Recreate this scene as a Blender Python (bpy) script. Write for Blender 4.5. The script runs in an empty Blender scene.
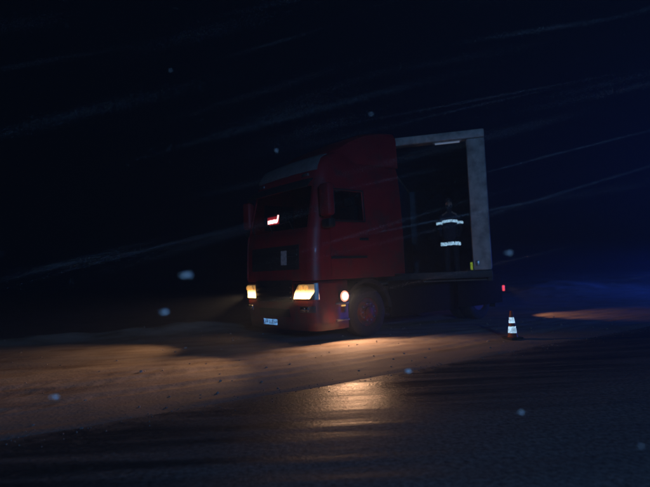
import bpy, bmesh, math, random
import numpy as np
from mathutils import Vector, Matrix

random.seed(7)
rng = np.random.default_rng(11)
S = bpy.context.scene
COL = S.collection
rad = math.radians

# ------------------------------------------------------------------ camera
EYE = 1.35
cam_d = bpy.data.cameras.new('camera')
cam = bpy.data.objects.new('camera', cam_d)
COL.objects.link(cam)
cam.location = (0, 0, EYE)
cam.rotation_mode = 'QUATERNION'
cam.rotation_quaternion = (Matrix.Rotation(rad(90 + 3.26), 3, 'X') @ Matrix.Rotation(rad(-2.5), 3, 'Z')).to_quaternion()
cam_d.sensor_width = 36
cam_d.lens = 36 * 500 / 650
cam_d.clip_start = 0.05
cam_d.clip_end = 2000
cam_d.dof.use_dof = True
cam_d.dof.focus_distance = 6.5
cam_d.dof.aperture_fstop = 1.0
S.camera = cam

# ------------------------------------------------------------------ night sky
W = bpy.data.worlds.new('World')
S.world = W
W.use_nodes = True
wn = W.node_tree.nodes
bg = wn['Background']
sky = wn.new('ShaderNodeTexSky')
sky.sky_type = 'NISHITA'
sky.sun_disc = False
sky.sun_elevation = rad(-6.0)
sky.sun_rotation = rad(70)
sky.ozone_density = 4.0
night = wn.new('ShaderNodeMix')
night.data_type = 'RGBA'; night.blend_type = 'MULTIPLY'
night.inputs['Factor'].default_value = 1.0
night.inputs['B'].default_value = (0.07, 0.32, 2.2, 1)
W.node_tree.links.new(sky.outputs[0], night.inputs['A'])
W.node_tree.links.new(night.outputs['Result'], bg.inputs[0])
bg.inputs[1].default_value = 0.15

S.view_settings.view_transform = 'Standard'
S.view_settings.look = 'None'
S.view_settings.exposure = 0
S.view_settings.gamma = 1
S.cycles.use_denoising = True
S.cycles.volume_bounces = 0
S.cycles.max_bounces = 6
S.cycles.sample_clamp_indirect = 4


def lamp(name, kind, loc, energy, color, radius=0.03, aim=None, angle=None, blend=0.5, scale=None, parent=None):
    d = bpy.data.lights.new(name, kind)
    d.energy = energy
    d.color = color
    if kind != 'SUN':
        d.shadow_soft_size = radius
    if kind == 'SPOT':
        d.spot_size = rad(angle)
        d.spot_blend = blend
    o = bpy.data.objects.new(name, d)
    COL.objects.link(o)
    o.location = loc
    if aim is not None:
        o.rotation_mode = 'QUATERNION'
        o.rotation_quaternion = Vector(aim).to_track_quat('-Z', 'Y')
    if scale:
        o.scale = scale
    if parent:
        o.parent = parent
    return o


# the telephone's own flash next to the lens, and the emergency beacon standing down the road
lamp('phone_flash', 'POINT', (0.05, 0.0, EYE + 0.03), 5.5, (0.50, 0.78, 1.0), 0.012)
lamp('beacon_light', 'POINT', (22, 21, 1.6), 800, (0.02, 0.09, 1.0), 0.15)
lamp('beacon_sweep', 'SPOT', (22, 21, 1.6), 3600, (0.02, 0.10, 1.0), 0.15, (-1, -0.28, -0.10), 16, 0.9, (4, 1, 1))
lamp('rescue_vehicle_light', 'POINT', (2.6, -6, 3.3), 900, (0.30, 0.66, 1.0), 0.12)
lamp('blue_fill_light', 'POINT', (3.6, -5.6, 3.4), 620, (0.02, 0.16, 1.0), 0.12)  # unseen blue fill added behind the camera to tint road, cab and air


# ------------------------------------------------------------------ materials
def mat(name, color, rough=0.5, metal=0.0, spec=0.5, emit=None, estr=0.0, coat=0.0,
        noise=0.0, nscale=8.0, bump=0.0, bscale=60.0, dirt=None, dirt_scale=2.5, dirt_lo=0.5, dirt_hi=0.75, rnoise=0.0):
    m = bpy.data.materials.new(name)
    m.use_nodes = True
    nt = m.node_tree
    b = nt.nodes['Principled BSDF']
    c = (*color, 1)
    b.inputs['Base Color'].default_value = c
    b.inputs['Roughness'].default_value = rough
    b.inputs['Metallic'].default_value = metal
    b.inputs['Specular IOR Level'].default_value = spec
    b.inputs['Coat Weight'].default_value = coat
    if emit:
        b.inputs['Emission Color'].default_value = (*emit, 1)
        b.inputs['Emission Strength'].default_value = estr
    tc = nt.nodes.new('ShaderNodeTexCoord')
    src = None
    if noise > 0:
        n = nt.nodes.new('ShaderNodeTexNoise')
        n.inputs['Scale'].default_value = nscale
        n.inputs['Detail'].default_value = 6
        nt.links.new(tc.outputs['Object'], n.inputs['Vector'])
        r = nt.nodes.new('ShaderNodeValToRGB')
        r.color_ramp.elements[0].position = 0.3
        r.color_ramp.elements[1].position = 0.7
        r.color_ramp.elements[0].color = tuple(max(0, v * (1 - noise)) for v in color) + (1,)
        r.color_ramp.elements[1].color = tuple(min(1, v * (1 + noise)) for v in color) + (1,)
        nt.links.new(n.outputs['Fac'], r.inputs[0])
        src = r.outputs[0]
        if rnoise > 0:
            mr = nt.nodes.new('ShaderNodeMapRange')
            mr.inputs[3].default_value = max(0.03, rough - rnoise)
            mr.inputs[4].default_value = min(1, rough + rnoise)
            nt.links.new(n.outputs['Fac'], mr.inputs[0])
            nt.links.new(mr.outputs[0], b.inputs['Roughness'])
    if dirt:
        n2 = nt.nodes.new('ShaderNodeTexNoise')
        n2.inputs['Scale'].default_value = dirt_scale
        n2.inputs['Detail'].default_value = 8
        n2.inputs['Roughness'].default_value = 0.65
        nt.links.new(tc.outputs['Object'], n2.inputs['Vector'])
        mr = nt.nodes.new('ShaderNodeMapRange')
        mr.inputs[1].default_value = dirt_lo
        mr.inputs[2].default_value = dirt_hi
        nt.links.new(n2.outputs['Fac'], mr.inputs[0])
        mx = nt.nodes.new('ShaderNodeMix')
        mx.data_type = 'RGBA'
        mx.inputs['A'].default_value = c
        mx.inputs['B'].default_value = (*dirt, 1)
        nt.links.new(mr.outputs[0], mx.inputs['Factor'])
        if src:
            nt.links.new(src, mx.inputs['A'])
        src = mx.outputs['Result']
    if src:
        nt.links.new(src, b.inputs['Base Color'])
    if bump > 0:
        nb = nt.nodes.new('ShaderNodeTexNoise')
        nb.inputs['Scale'].default_value = bscale
        nb.inputs['Detail'].default_value = 5
        nt.links.new(tc.outputs['Object'], nb.inputs['Vector'])
        bp = nt.nodes.new('ShaderNodeBump')
        bp.inputs['Strength'].default_value = bump
        bp.inputs['Distance'].default_value = 0.02
        nt.links.new(nb.outputs['Fac'], bp.inputs['Height'])
        nt.links.new(bp.outputs[0], b.inputs['Normal'])
    return m


def glass_mat(name, tint, refl=0.10):
    m = bpy.data.materials.new(name)
    m.use_nodes = True
    nt = m.node_tree
    out = nt.nodes['Material Output']
    nt.nodes.remove(nt.nodes['Principled BSDF'])
    t = nt.nodes.new('ShaderNodeBsdfTransparent')
    t.inputs[0].default_value = (*tint, 1)
    g = nt.nodes.new('ShaderNodeBsdfGlossy')
    g.inputs['Roughness'].default_value = 0.06
    f = nt.nodes.new('ShaderNodeFresnel')
    f.inputs[0].default_value = 1.5
    mx = nt.nodes.new('ShaderNodeMixShader')
    nt.links.new(f.outputs[0], mx.inputs[0])
    nt.links.new(t.outputs[0], mx.inputs[1])
    nt.links.new(g.outputs[0], mx.inputs[2])
    nt.links.new(mx.outputs[0], out.inputs[0])
    return m


def retro_mat(name, color, share=0.5, rough=0.25, wear_scale=30):
    """retroreflective sheeting: sends light back the way it came"""
    m = bpy.data.materials.new(name)
    m.use_nodes = True
    nt = m.node_tree
    out = nt.nodes['Material Output']
    b = nt.nodes['Principled BSDF']
    b.inputs['Base Color'].default_value = (*[c * 0.6 for c in color], 1)
    b.inputs['Roughness'].default_value = 0.5
    g = nt.nodes.new('ShaderNodeBsdfGlossy')
    g.inputs['Color'].default_value = (*color, 1)
    g.inputs['Roughness'].default_value = rough
    ge = nt.nodes.new('ShaderNodeNewGeometry')
    nt.links.new(ge.outputs['Incoming'], g.inputs['Normal'])
    tc = nt.nodes.new('ShaderNodeTexCoord')
    n = nt.nodes.new('ShaderNodeTexNoise')
    n.inputs['Scale'].default_value = wear_scale
    nt.links.new(tc.outputs['Object'], n.inputs['Vector'])
    mr = nt.nodes.new('ShaderNodeMapRange')
    mr.inputs[1].default_value = 0.35
    mr.inputs[2].default_value = 0.6
    mr.inputs[3].default_value = share * 0.4
    mr.inputs[4].default_value = share
    nt.links.new(n.outputs['Fac'], mr.inputs[0])
    mx = nt.nodes.new('ShaderNodeMixShader')
    nt.links.new(mr.outputs[0], mx.inputs[0])
    nt.links.new(b.outputs[0], mx.inputs[1])
    nt.links.new(g.outputs[0], mx.inputs[2])
    nt.links.new(mx.outputs[0], out.inputs[0])
    return m


M = dict(
    red=mat('red_paint', (0.28, 0.013, 0.020), 0.46, coat=0.12, noise=0.12, nscale=3, dirt=(0.07, 0.045, 0.045), dirt_scale=2.2, dirt_lo=0.5, dirt_hi=0.8, rnoise=0.1),
    dark=mat('dark_plastic', (0.018, 0.019, 0.021), 0.55, noise=0.3, nscale=12, dirt=(0.06, 0.05, 0.045), dirt_scale=4, dirt_lo=0.55, dirt_hi=0.85),
    chassis=mat('chassis_paint', (0.03, 0.03, 0.034), 0.6, noise=0.3, dirt=(0.08, 0.07, 0.06), dirt_scale=3),
    rubber=mat('rubber', (0.022, 0.022, 0.023), 0.85, noise=0.25, nscale=20, bump=0.25, bscale=80),
    rim=mat('painted_rim', (0.18, 0.022, 0.02), 0.5, noise=0.3, dirt=(0.04, 0.03, 0.028), dirt_scale=9, dirt_lo=0.40, dirt_hi=0.6),
    steel=mat('steel', (0.45, 0.45, 0.46), 0.35, metal=0.9, noise=0.2, nscale=14, dirt=(0.08, 0.07, 0.06), dirt_scale=6),
    chrome=mat('chrome', (0.75, 0.75, 0.76), 0.15, metal=1.0, noise=0.1),
    glass=glass_mat('cab_glass', (0.45, 0.5, 0.52)),
    lensglass=glass_mat('lamp_glass', (0.9, 0.9, 0.9)),
    cloth=mat('seat_cloth', (0.03, 0.032, 0.04), 0.9, noise=0.3, nscale=30),
    head=mat('headlight_glow', (0.9, 0.8, 0.6), 0.3, emit=(1.0, 0.66, 0.28), estr=6.0, noise=0.05),
    amber=mat('amber_glow', (0.8, 0.4, 0.05), 0.3, emit=(1.0, 0.55, 0.16), estr=0.7, noise=0.05),
    side=mat('side_lamp_glow', (0.9, 0.7, 0.6), 0.3, emit=(1.0, 0.55, 0.36), estr=9.0, noise=0.05),
    tail=mat('tail_glow', (0.6, 0.02, 0.02), 0.3, emit=(1.0, 0.08, 0.12), estr=1.0, noise=0.05),
    sign=mat('sign_glow', (0.8, 0.2, 0.2), 0.4, emit=(1.0, 0.50, 0.50), estr=7.0, noise=0.05),
    matte=mat('dirty_black_plastic', (0.010, 0.0095, 0.009), 0.9, spec=0.12, noise=0.3, nscale=9),
    gold=mat('lit_reflector', (0.8, 0.6, 0.35), 0.25, metal=0.6, emit=(1.0, 0.50, 0.16), estr=0.28, noise=0.2, nscale=20),
    signred=mat('sign_red_glow', (0.5, 0.02, 0.02), 0.4, emit=(1.0, 0.05, 0.08), estr=0.35, noise=0.05),
    sidered=mat('side_halo_glow', (0.6, 0.1, 0.08), 0.3, emit=(1.0, 0.36, 0.25), estr=1.5, noise=0.05),
    tube=mat('tube_glow', (0.7, 0.75, 0.8), 0.4, emit=(0.60, 0.75, 1.0), estr=0.10, noise=0.05),
    yellow=retro_mat('yellow_reflector', (0.95, 0.88, 0.06), 0.95, 0.17),
    retro=retro_mat('silver_retro_tape', (0.86, 0.95, 1.0), 0.97, 0.13, 26),
    retro_white=retro_mat('white_retro_sleeve', (0.95, 0.96, 1.0), 0.97, 0.13, 8),
    plate=retro_mat('plate_sheet', (0.66, 0.80, 0.95), 0.62, 0.22, 12),
    ink=mat('plate_ink', (0.05, 0.07, 0.10), 0.6, noise=0.2),
    blue=mat('plate_blue', (0.02, 0.06, 0.35), 0.5, noise=0.1),
    frame=mat('pale_frame_paint', (0.46, 0.45, 0.42), 0.6, noise=0.16, nscale=4, dirt=(0.15, 0.13, 0.115), dirt_scale=2.6, dirt_lo=0.42, dirt_hi=0.72),
    tarp=mat('navy_tarpaulin', (0.03, 0.08, 0.22), 0.55, noise=0.25, nscale=2.5, bump=0.2, bscale=6),
    inner=mat('trailer_lining', (0.05, 0.12, 0.26), 0.6, noise=0.25, nscale=3, dirt=(0.02, 0.03, 0.05), dirt_scale=2),
    ply=mat('plywood_floor', (0.10, 0.08, 0.06), 0.7, noise=0.3, nscale=6),
    orange=mat('cone_orange', (0.22, 0.04, 0.012), 0.6, noise=0.15, dirt=(0.12, 0.06, 0.04), dirt_scale=9),
    skin=mat('skin', (0.45, 0.27, 0.20), 0.6, noise=0.1),
    jacket=mat('navy_work_jacket', (0.014, 0.018, 0.035), 0.85, noise=0.3, nscale=14, bump=0.35, bscale=22),
    trousers=mat('dark_trousers', (0.012, 0.014, 0.022), 0.88, noise=0.3, nscale=14, bump=0.35, bscale=22),
    hair=mat('dark_hair', (0.02, 0.015, 0.012), 0.7, noise=0.3, nscale=60),
    cap=mat('dark_cap', (0.02, 0.02, 0.03), 0.85, noise=0.2),
    flake=mat('snow_flake', (0.88, 0.92, 0.95), 0.7, noise=0.04),
    paper=mat('pale_notice', (0.45, 0.47, 0.48), 0.7, noise=0.3, nscale=20),
    snowcap=mat('dusted_snow', (0.16, 0.15, 0.155), 0.85, noise=0.15, nscale=9, bump=0.5, bscale=30),
)


_n = M['red'].node_tree                      # salty spray thrown up over the lower panels
_b = _n.nodes['Principled BSDF']
_old = _b.inputs['Base Color'].links[0].from_socket
_tc = _n.nodes.new('ShaderNodeTexCoord'); _sx = _n.nodes.new('ShaderNodeSeparateXYZ'); _n.links.new(_tc.outputs['Object'], _sx.inputs[0])
_ns = _n.nodes.new('ShaderNodeTexNoise'); _ns.inputs['Scale'].default_value = 5; _ns.inputs['Detail'].default_value = 9; _ns.inputs['Roughness'].default_value = 0.7
_mp = _n.nodes.new('ShaderNodeMapping'); _mp.inputs['Scale'].default_value = (1, 1, 0.35); _n.links.new(_tc.outputs['Object'], _mp.inputs[0]); _n.links.new(_mp.outputs[0], _ns.inputs['Vector'])
_mz = _n.nodes.new('ShaderNodeMapRange'); _mz.inputs[1].default_value = 2.4; _mz.inputs[2].default_value = 0.3; _mz.inputs[3].default_value = -0.45; _mz.inputs[4].default_value = 0.25
_n.links.new(_sx.outputs['Z'], _mz.inputs[0])
_ad = _n.nodes.new('ShaderNodeMath'); _ad.operation = 'ADD'; _n.links.new(_ns.outputs['Fac'], _ad.inputs[0]); _n.links.new(_mz.outputs[0], _ad.inputs[1])
_mk = _n.nodes.new('ShaderNodeMapRange'); _mk.inputs[1].default_value = 0.35; _mk.inputs[2].default_value = 0.85; _mk.inputs[4].default_value = 0.85; _n.links.new(_ad.outputs[0], _mk.inputs[0])
_mx = _n.nodes.new('ShaderNodeMix'); _mx.data_type = 'RGBA'; _mx.inputs['B'].default_value = (0.085, 0.07, 0.062, 1)
_n.links.new(_mk.outputs[0], _mx.inputs['Factor']); _n.links.new(_old, _mx.inputs['A']); _n.links.new(_mx.outputs['Result'], _b.inputs['Base Color'])


# ------------------------------------------------------------------ mesh helpers
class MB:
    def __init__(self):
        self.bm = bmesh.new()

    def box(self, c, s, rot=None, bevel=0.0):
        r = bmesh.ops.create_cube(self.bm, size=1)
        vs = r['verts']
        m = Matrix.Translation(c) @ (rot.to_4x4() if rot else Matrix.Identity(4)) @ Matrix.Diagonal((*s, 1))
        bmesh.ops.transform(self.bm, matrix=m, verts=vs)
        if bevel > 0:
            es = list({e for v in vs for e in v.link_edges})
            bmesh.ops.bevel(self.bm, geom=es, offset=bevel, segments=2, affect='EDGES', profile=0.5)
        return self

    def span(self, x0, x1, y0, y1, z0, z1, bevel=0.0):
        return self.box(((x0 + x1) / 2, (y0 + y1) / 2, (z0 + z1) / 2), (abs(x1 - x0), abs(y1 - y0), abs(z1 - z0)), None, bevel)

    def tube(self, pts, r, n=10, caps=True):
        pts = [Vector(p) for p in pts]
        rings = []
        for i, p in enumerate(pts):
            d = (pts[min(i + 1, len(pts) - 1)] - pts[max(i - 1, 0)]).normalized()
            q = d.to_track_quat('Z', 'Y')
            rr = r[i] if isinstance(r, (list, tuple)) else r
            rings.append([self.bm.verts.new(p + q @ Vector((rr * math.cos(2 * math.pi * k / n), rr * math.sin(2 * math.pi * k / n), 0))) for k in range(n)])
        for a, b in zip(rings, rings[1:]):
            for k in range(n):
                self.bm.faces.new((a[k], a[(k + 1) % n], b[(k + 1) % n], b[k]))
        if caps:
            self.bm.faces.new(rings[0][::-1])
            self.bm.faces.new(rings[-1])
        return self

    def lathe(self, prof, c, axis='Z', n=32, closed=False):
        """prof: (radius, height) pairs"""
        rings = []
        c = Vector(c)
        for r, h in prof:
            ring = []
            for k in range(n):
                a = 2 * math.pi * k / n
                if axis == 'Z':
                    v = Vector((r * math.cos(a), r * math.sin(a), h))
                elif axis == 'Y':
                    v = Vector((r * math.cos(a), h, r * math.sin(a)))
                else:
                    v = Vector((h, r * math.cos(a), r * math.sin(a)))
                ring.append(self.bm.verts.new(c + v))
            rings.append(ring)
        prs = list(zip(rings, rings[1:]))
        if closed:
            prs.append((rings[-1], rings[0]))
        for a, b in prs:
            for k in range(n):
                self.bm.faces.new((a[k], a[(k + 1) % n], b[(k + 1) % n], b[k]))
        if not closed:
            self.bm.faces.new(rings[0][::-1])
            self.bm.faces.new(rings[-1])
        return self

    def patch(self, rows, thick=0.0, normal_out=None):
        """grid of points; thick extrudes along normal_out(p)"""
        g = [[self.bm.verts.new(p) for p in row] for row in rows]
        for i in range(len(g) - 1):
            for j in range(len(g[0]) - 1):
                self.bm.faces.new((g[i][j], g[i][j + 1], g[i + 1][j + 1], g[i + 1][j]))
        if thick and normal_out is not None:
            n = Vector(normal_out)
            h = [[self.bm.verts.new(v.co + n * thick) for v in row] for row in g]
            for i in range(len(g) - 1):
                for j in range(len(g[0]) - 1):
                    self.bm.faces.new((h[i][j], h[i + 1][j], h[i + 1][j + 1], h[i][j + 1]))
            R, Cn = len(g), len(g[0])
            ring = [(0, j) for j in range(Cn)] + [(i, Cn - 1) for i in range(1, R)] + [(R - 1, j) for j in range(Cn - 2, -1, -1)] + [(i, 0) for i in range(R - 2, 0, -1)]
            for a, b in zip(ring, ring[1:] + ring[:1]):
                self.bm.faces.new((g[a[0]][a[1]], h[a[0]][a[1]], h[b[0]][b[1]], g[b[0]][b[1]]))
        return self

    def prism(self, poly, y0, y1):
        """polygon in (x, z), extruded over y"""
        a = [self.bm.verts.new((x, y0, z)) for x, z in poly]
        b = [self.bm.verts.new((x, y1, z)) for x, z in poly]
        n = len(poly)
        self.bm.faces.new(a)
        self.bm.faces.new(b[::-1])
        for k in range(n):
            self.bm.faces.new((a[k], b[k], b[(k + 1) % n], a[(k + 1) % n]))
        return self

    def build(self, name, m, parent=None, smooth=True, kind=None):
        bmesh.ops.recalc_face_normals(self.bm, faces=self.bm.faces)
        me = bpy.data.meshes.new(name)
        self.bm.to_mesh(me)
        self.bm.free()
        me.materials.append(m if not isinstance(m, str) else M[m])
        if smooth:
            me.shade_smooth()
            me.set_sharp_from_angle(angle=rad(35))
        o = bpy.data.objects.new(name, me)
        COL.objects.link(o)
        if parent:
            o.parent = parent
        if kind:
            o['kind'] = kind
        return o


def thing(name, label, cat, loc=(0, 0, 0), rz=0.0):
    o = bpy.data.objects.new(name, None)
    COL.objects.link(o)
    o.location = loc
    o.rotation_euler = (0, 0, rz)
    o['label'] = label
    o['category'] = cat
    return o


def grid_mesh(name, X, Y, Z, m, kind):
    r, c = X.shape
    me = bpy.data.meshes.new(name)
    co = np.stack([X, Y, Z], -1).reshape(-1, 3)
    idx = np.arange(r * c).reshape(r, c)
    q = np.stack([idx[:-1, :-1], idx[:-1, 1:], idx[1:, 1:], idx[1:, :-1]], -1).reshape(-1, 4)
    me.from_pydata(co.tolist(), [], q.tolist())
    me.materials.append(m)
    me.shade_smooth()
    o = bpy.data.objects.new(name, me)
    COL.objects.link(o)
    o['kind'] = kind
    return o


def vnoise(x, y, seed=0):
    """smooth value noise in numpy"""
    g = np.random.default_rng(seed).random((256, 256))
    xi, yi = np.floor(x).astype(int), np.floor(y).astype(int)
    fx, fy = x - xi, y - yi
    fx, fy = fx * fx * (3 - 2 * fx), fy * fy * (3 - 2 * fy)
    a = g[xi % 256, yi % 256]; b = g[(xi + 1) % 256, yi % 256]
    c = g[xi % 256, (yi + 1) % 256]; d = g[(xi + 1) % 256, (yi + 1) % 256]
    return (a * (1 - fx) + b * fx) * (1 - fy) + (c * (1 - fx) + d * fx) * fy - 0.5


def fbm(x, y, seed=0, o=4):
    s, a = 0, 1
    for k in range(o):
        s = s + a * vnoise(x * 2 ** k, y * 2 ** k, seed + k)
        a *= 0.5
    return s


# ------------------------------------------------------------------ ground
RD = Vector((math.cos(rad(31)), math.sin(rad(31)), 0))     # along the road
RN = Vector((RD.y, -RD.x, 0))                              # across it, towards the camera
R0 = Vector((-0.06, 5.97, 0))


def road_coords(X, Y):
    dx, dy = X - R0.x, Y - R0.y
    return dx * RD.x + dy * RD.y, dx * RN.x + dy * RN.y


def edge_off(s):
    return np.interp(s, [-60, -3.2, 0, 3.85, 60], [-0.9, -0.22, 0, -0.08, -0.9]) + 0.10 * vnoise(s * 0.7, s * 0 + 3.3, 5) + 0.05 * vnoise(s * 2.7, s * 0 + 8.3, 6)


TD = Vector((math.cos(rad(39.2)), math.sin(rad(39.2)), 0))


def axis(fine0, fine1, step, far):
    a = list(np.arange(fine0, fine1 + 1e-6, step))
    d, x = step, fine1
    while x < far:
        d *= 1.18
        x += d
        a.append(x)
    d, x = step, fine0
    while x > -far:
        d *= 1.18
        x -= d
        a.insert(0, x)
    return np.array(a)


def ground_z(X, Y):
    s, t = road_coords(X, Y)
    t = t - edge_off(s)                 # < 0: verge, > 0: road
    h = 0.030 * fbm(X * 0.5, Y * 0.5, 21) + 0.014 * fbm(s * 1.2, t * 5, 31) + 0.004 * fbm(X * 5, Y * 5, 41, 4)
    # ruts left by tyres beside the kerb of slush
    ridge = np.exp(-((t + 0.16) / 0.13) ** 2) * (0.010 + 0.030 * vnoise(s * 2.2, t * 0.5, 51))
    wav = 0.10 * np.sin(s * 0.35) + 0.06 * vnoise(s * 0.9, s * 0 + 1.7, 91)
    for tc0, wd, dp in ((-1.15, 0.13, 0.009), (-2.05, 0.14, 0.010), (-2.55, 0.13, 0.008)):
        q = (t - tc0 - wav) / wd
        tread = 1 + 0.35 * np.sign(np.sin(s * 26 + q * 2))
        h = h - dp * np.exp(-q ** 4) * tread + dp * 0.8 * np.exp(-((np.abs(q) - 1.35) / 0.45) ** 2)
    h = h * np.clip(-t / 0.25, 0, 1) + ridge
    # snow bank on the far side of the lay-by, then the slope falls away into the dark
    bl = -0.29 * (X + 2.5) * 0 + (Y - (13.4 + 0.37 * (X + 2.5)))      # > 0 beyond the bank
    left = 1 / (1 + np.exp((X - 0.0) / 0.7))
    bank = np.exp(-(bl / 0.5) ** 2) * (0.16 + 0.16 * fbm(X * 0.9, Y * 0.9, 61, 3))
    drop = -1.6 * (1 - np.exp(-np.clip(bl - 0.3, 0, 60) / 3.0))
    h = h + left * (bank + drop)
    # far right: snow heaped beyond the verge
    s2 = (Y - (19.5 + 0.30 * (X - 6)))
    right = 1 / (1 + np.exp(-(X - 7.5) / 0.8))
    h = h + right * (1 / (1 + np.exp(-s2 / 0.8))) * (0.55 + 0.25 * fbm(X * 0.4, Y * 0.4, 71, 3))
    h = np.where(t > 0.02, h - np.clip((t - 0.02) / 0.15, 0, 1) * 0.06, h)
    return h


# packed dirty snow
snow = bpy.data.materials.new('packed_dirty_snow')
snow.use_nodes = True
nt = snow.node_tree
b = nt.nodes['Principled BSDF']
tc = nt.nodes.new('ShaderNodeTexCoord')
n1 = nt.nodes.new('ShaderNodeTexNoise'); n1.inputs['Scale'].default_value = 0.9; n1.inputs['Detail'].default_value = 8; n1.inputs['Roughness'].default_value = 0.62
mp = nt.nodes.new('ShaderNodeMapping'); mp.inputs['Rotation'].default_value = (0, 0, -rad(33)); mp.inputs['Scale'].default_value = (0.35, 2.0, 1)
n2 = nt.nodes.new('ShaderNodeTexNoise'); n2.inputs['Scale'].default_value = 1.6; n2.inputs['Detail'].default_value = 6
mxn = nt.nodes.new('ShaderNodeMath'); mxn.operation = 'ADD'
hf = nt.nodes.new('ShaderNodeMath'); hf.operation = 'MULTIPLY'; hf.inputs[1].default_value = 0.5
cr = nt.nodes.new('ShaderNodeValToRGB')
cr.color_ramp.elements[0].position = 0.36; cr.color_ramp.elements[0].color = (0.26, 0.20, 0.155, 1)
cr.color_ramp.elements[1].position = 0.62; cr.color_ramp.elements[1].color = (0.50, 0.44, 0.39, 1)
n3 = nt.nodes.new('ShaderNodeTexNoise'); n3.inputs['Scale'].default_value = 22; n3.inputs['Detail'].default_value = 6
bp = nt.nodes.new('ShaderNodeBump'); bp.inputs['Strength'].default_value = 0.4; bp.inputs['Distance'].default_value = 0.016
L = nt.links.new
L(tc.outputs['Object'], n1.inputs['Vector']); L(tc.outputs['Object'], mp.inputs['Vector']); L(mp.outputs[0], n2.inputs['Vector'])
L(n1.outputs['Fac'], mxn.inputs[0]); L(n2.outputs['Fac'], mxn.inputs[1]); L(mxn.outputs[0], hf.inputs[0]); L(hf.outputs[0], cr.inputs[0])
sp = nt.nodes.new('ShaderNodeVectorMath'); sp.operation = 'DOT_PRODUCT'; sp.inputs[1].default_value = tuple(RN)
L(tc.outputs['Object'], sp.inputs[0])
mrt = nt.nodes.new('ShaderNodeMapRange'); mrt.inputs[1].default_value = R0.dot(RN) - 1.5; mrt.inputs[2].default_value = R0.dot(RN) - 0.1
ad = nt.nodes.new('ShaderNodeMath'); ad.operation = 'MULTIPLY_ADD'; ad.inputs[1].default_value = 1.2; ad.inputs[2].default_value = -0.6
L(n2.outputs['Fac'], ad.inputs[0])
sm = nt.nodes.new('ShaderNodeMath'); sm.operation = 'ADD'; sm.use_clamp = True
L(sp.outputs['Value'], mrt.inputs[0]); L(mrt.outputs[0], sm.inputs[0]); L(ad.outputs[0], sm.inputs[1])
slush = nt.nodes.new('ShaderNodeMix'); slush.data_type = 'RGBA'; slush.inputs['B'].default_value = (0.17, 0.16, 0.155, 1)
L(sm.outputs[0], slush.inputs['Factor']); L(cr.outputs[0], slush.inputs['A']); L(slush.outputs['Result'], b.inputs['Base Color']); L(tc.outputs['Object'], n3.inputs['Vector']); L(n3.outputs['Fac'], bp.inputs['Height']); L(bp.outputs[0], b.inputs['Normal'])
b.inputs['Roughness'].default_value = 0.8
b.inputs['Specular IOR Level'].default_value = 0.25

ax = axis(-11, 13, 0.06, 260)
ay = axis(3.5, 22, 0.06, 260)
GX, GY = np.meshgrid(ax, ay)
grid_mesh('ground', GX, GY, ground_z(GX, GY), snow, 'structure')

# wet asphalt with slush streaks along the lanes
asph = bpy.data.materials.new('wet_asphalt')
asph.use_nodes = True
nt = asph.node_tree
b = nt.nodes['Principled BSDF']
L = nt.links.new
tc = nt.nodes.new('ShaderNodeTexCoord')
mp = nt.nodes.new('ShaderNodeMapping'); mp.inputs['Rotation'].default_value = (0, 0, -rad(33)); mp.inputs['Scale'].default_value = (0.13, 2.2, 1)
n1 = nt.nodes.new('ShaderNodeTexNoise'); n1.inputs['Scale'].default_value = 1.7; n1.inputs['Detail'].default_value = 7; n1.inputs['Roughness'].default_value = 0.6
L(tc.outputs['Object'], mp.inputs['Vector']); L(mp.outputs[0], n1.inputs['Vector'])
n2 = nt.nodes.new('ShaderNodeTexNoise'); n2.inputs['Scale'].default_value = 24; n2.inputs['Detail'].default_value = 5; n2.inputs['Roughness'].default_value = 0.7
L(tc.outputs['Object'], n2.inputs['Vector'])
cr = nt.nodes.new('ShaderNodeValToRGB')
cr.color_ramp.elements[0].position = 0.42; cr.color_ramp.elements[0].color = (0.040, 0.042, 0.044, 1)
cr.color_ramp.elements[1].position = 0.72; cr.color_ramp.elements[1].color = (0.11, 0.115, 0.12, 1)
L(n1.outputs['Fac'], cr.inputs[0])
ml = nt.nodes.new('ShaderNodeMix'); ml.data_type = 'RGBA'; ml.blend_type = 'MULTIPLY'; ml.inputs['Factor'].default_value = 0.9
cr2 = nt.nodes.new('ShaderNodeValToRGB')
cr2.color_ramp.elements[0].position = 0.3; cr2.color_ramp.elements[0].color = (0.15, 0.15, 0.15, 1)
cr2.color_ramp.elements[1].position = 0.7; cr2.color_ramp.elements[1].color = (1.5, 1.5, 1.5, 1)
L(n2.outputs['Fac'], cr2.inputs[0]); L(cr.outputs[0], ml.inputs['A']); L(cr2.outputs[0], ml.inputs['B']); L(ml.outputs['Result'], b.inputs['Base Color'])
mr = nt.nodes.new('ShaderNodeMapRange'); mr.inputs[1].default_value = 0.4; mr.inputs[2].default_value = 0.7; mr.inputs[3].default_value = 0.30; mr.inputs[4].default_value = 0.55
L(n1.outputs['Fac'], mr.inputs[0]); L(mr.outputs[0], b.inputs['Roughness'])
sp = nt.nodes.new('ShaderNodeVectorMath'); sp.operation = 'DOT_PRODUCT'; sp.inputs[1].default_value = tuple(RN)
L(tc.outputs['Object'], sp.inputs[0])
ft = nt.nodes.new('ShaderNodeMapRange'); ft.inputs[1].default_value = R0.dot(RN) + 0.9; ft.inputs[2].default_value = R0.dot(RN) + 2.2
L(sp.outputs['Value'], ft.inputs[0])
fa = nt.nodes.new('ShaderNodeMath'); fa.operation = 'MULTIPLY_ADD'; fa.inputs[1].default_value = 1.8; fa.inputs[2].default_value = -0.95
L(n1.outputs['Fac'], fa.inputs[0])
fs = nt.nodes.new('ShaderNodeMath'); fs.operation = 'ADD'; fs.use_clamp = True
L(ft.outputs[0], fs.inputs[0]); L(fa.outputs[0], fs.inputs[1])
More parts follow.
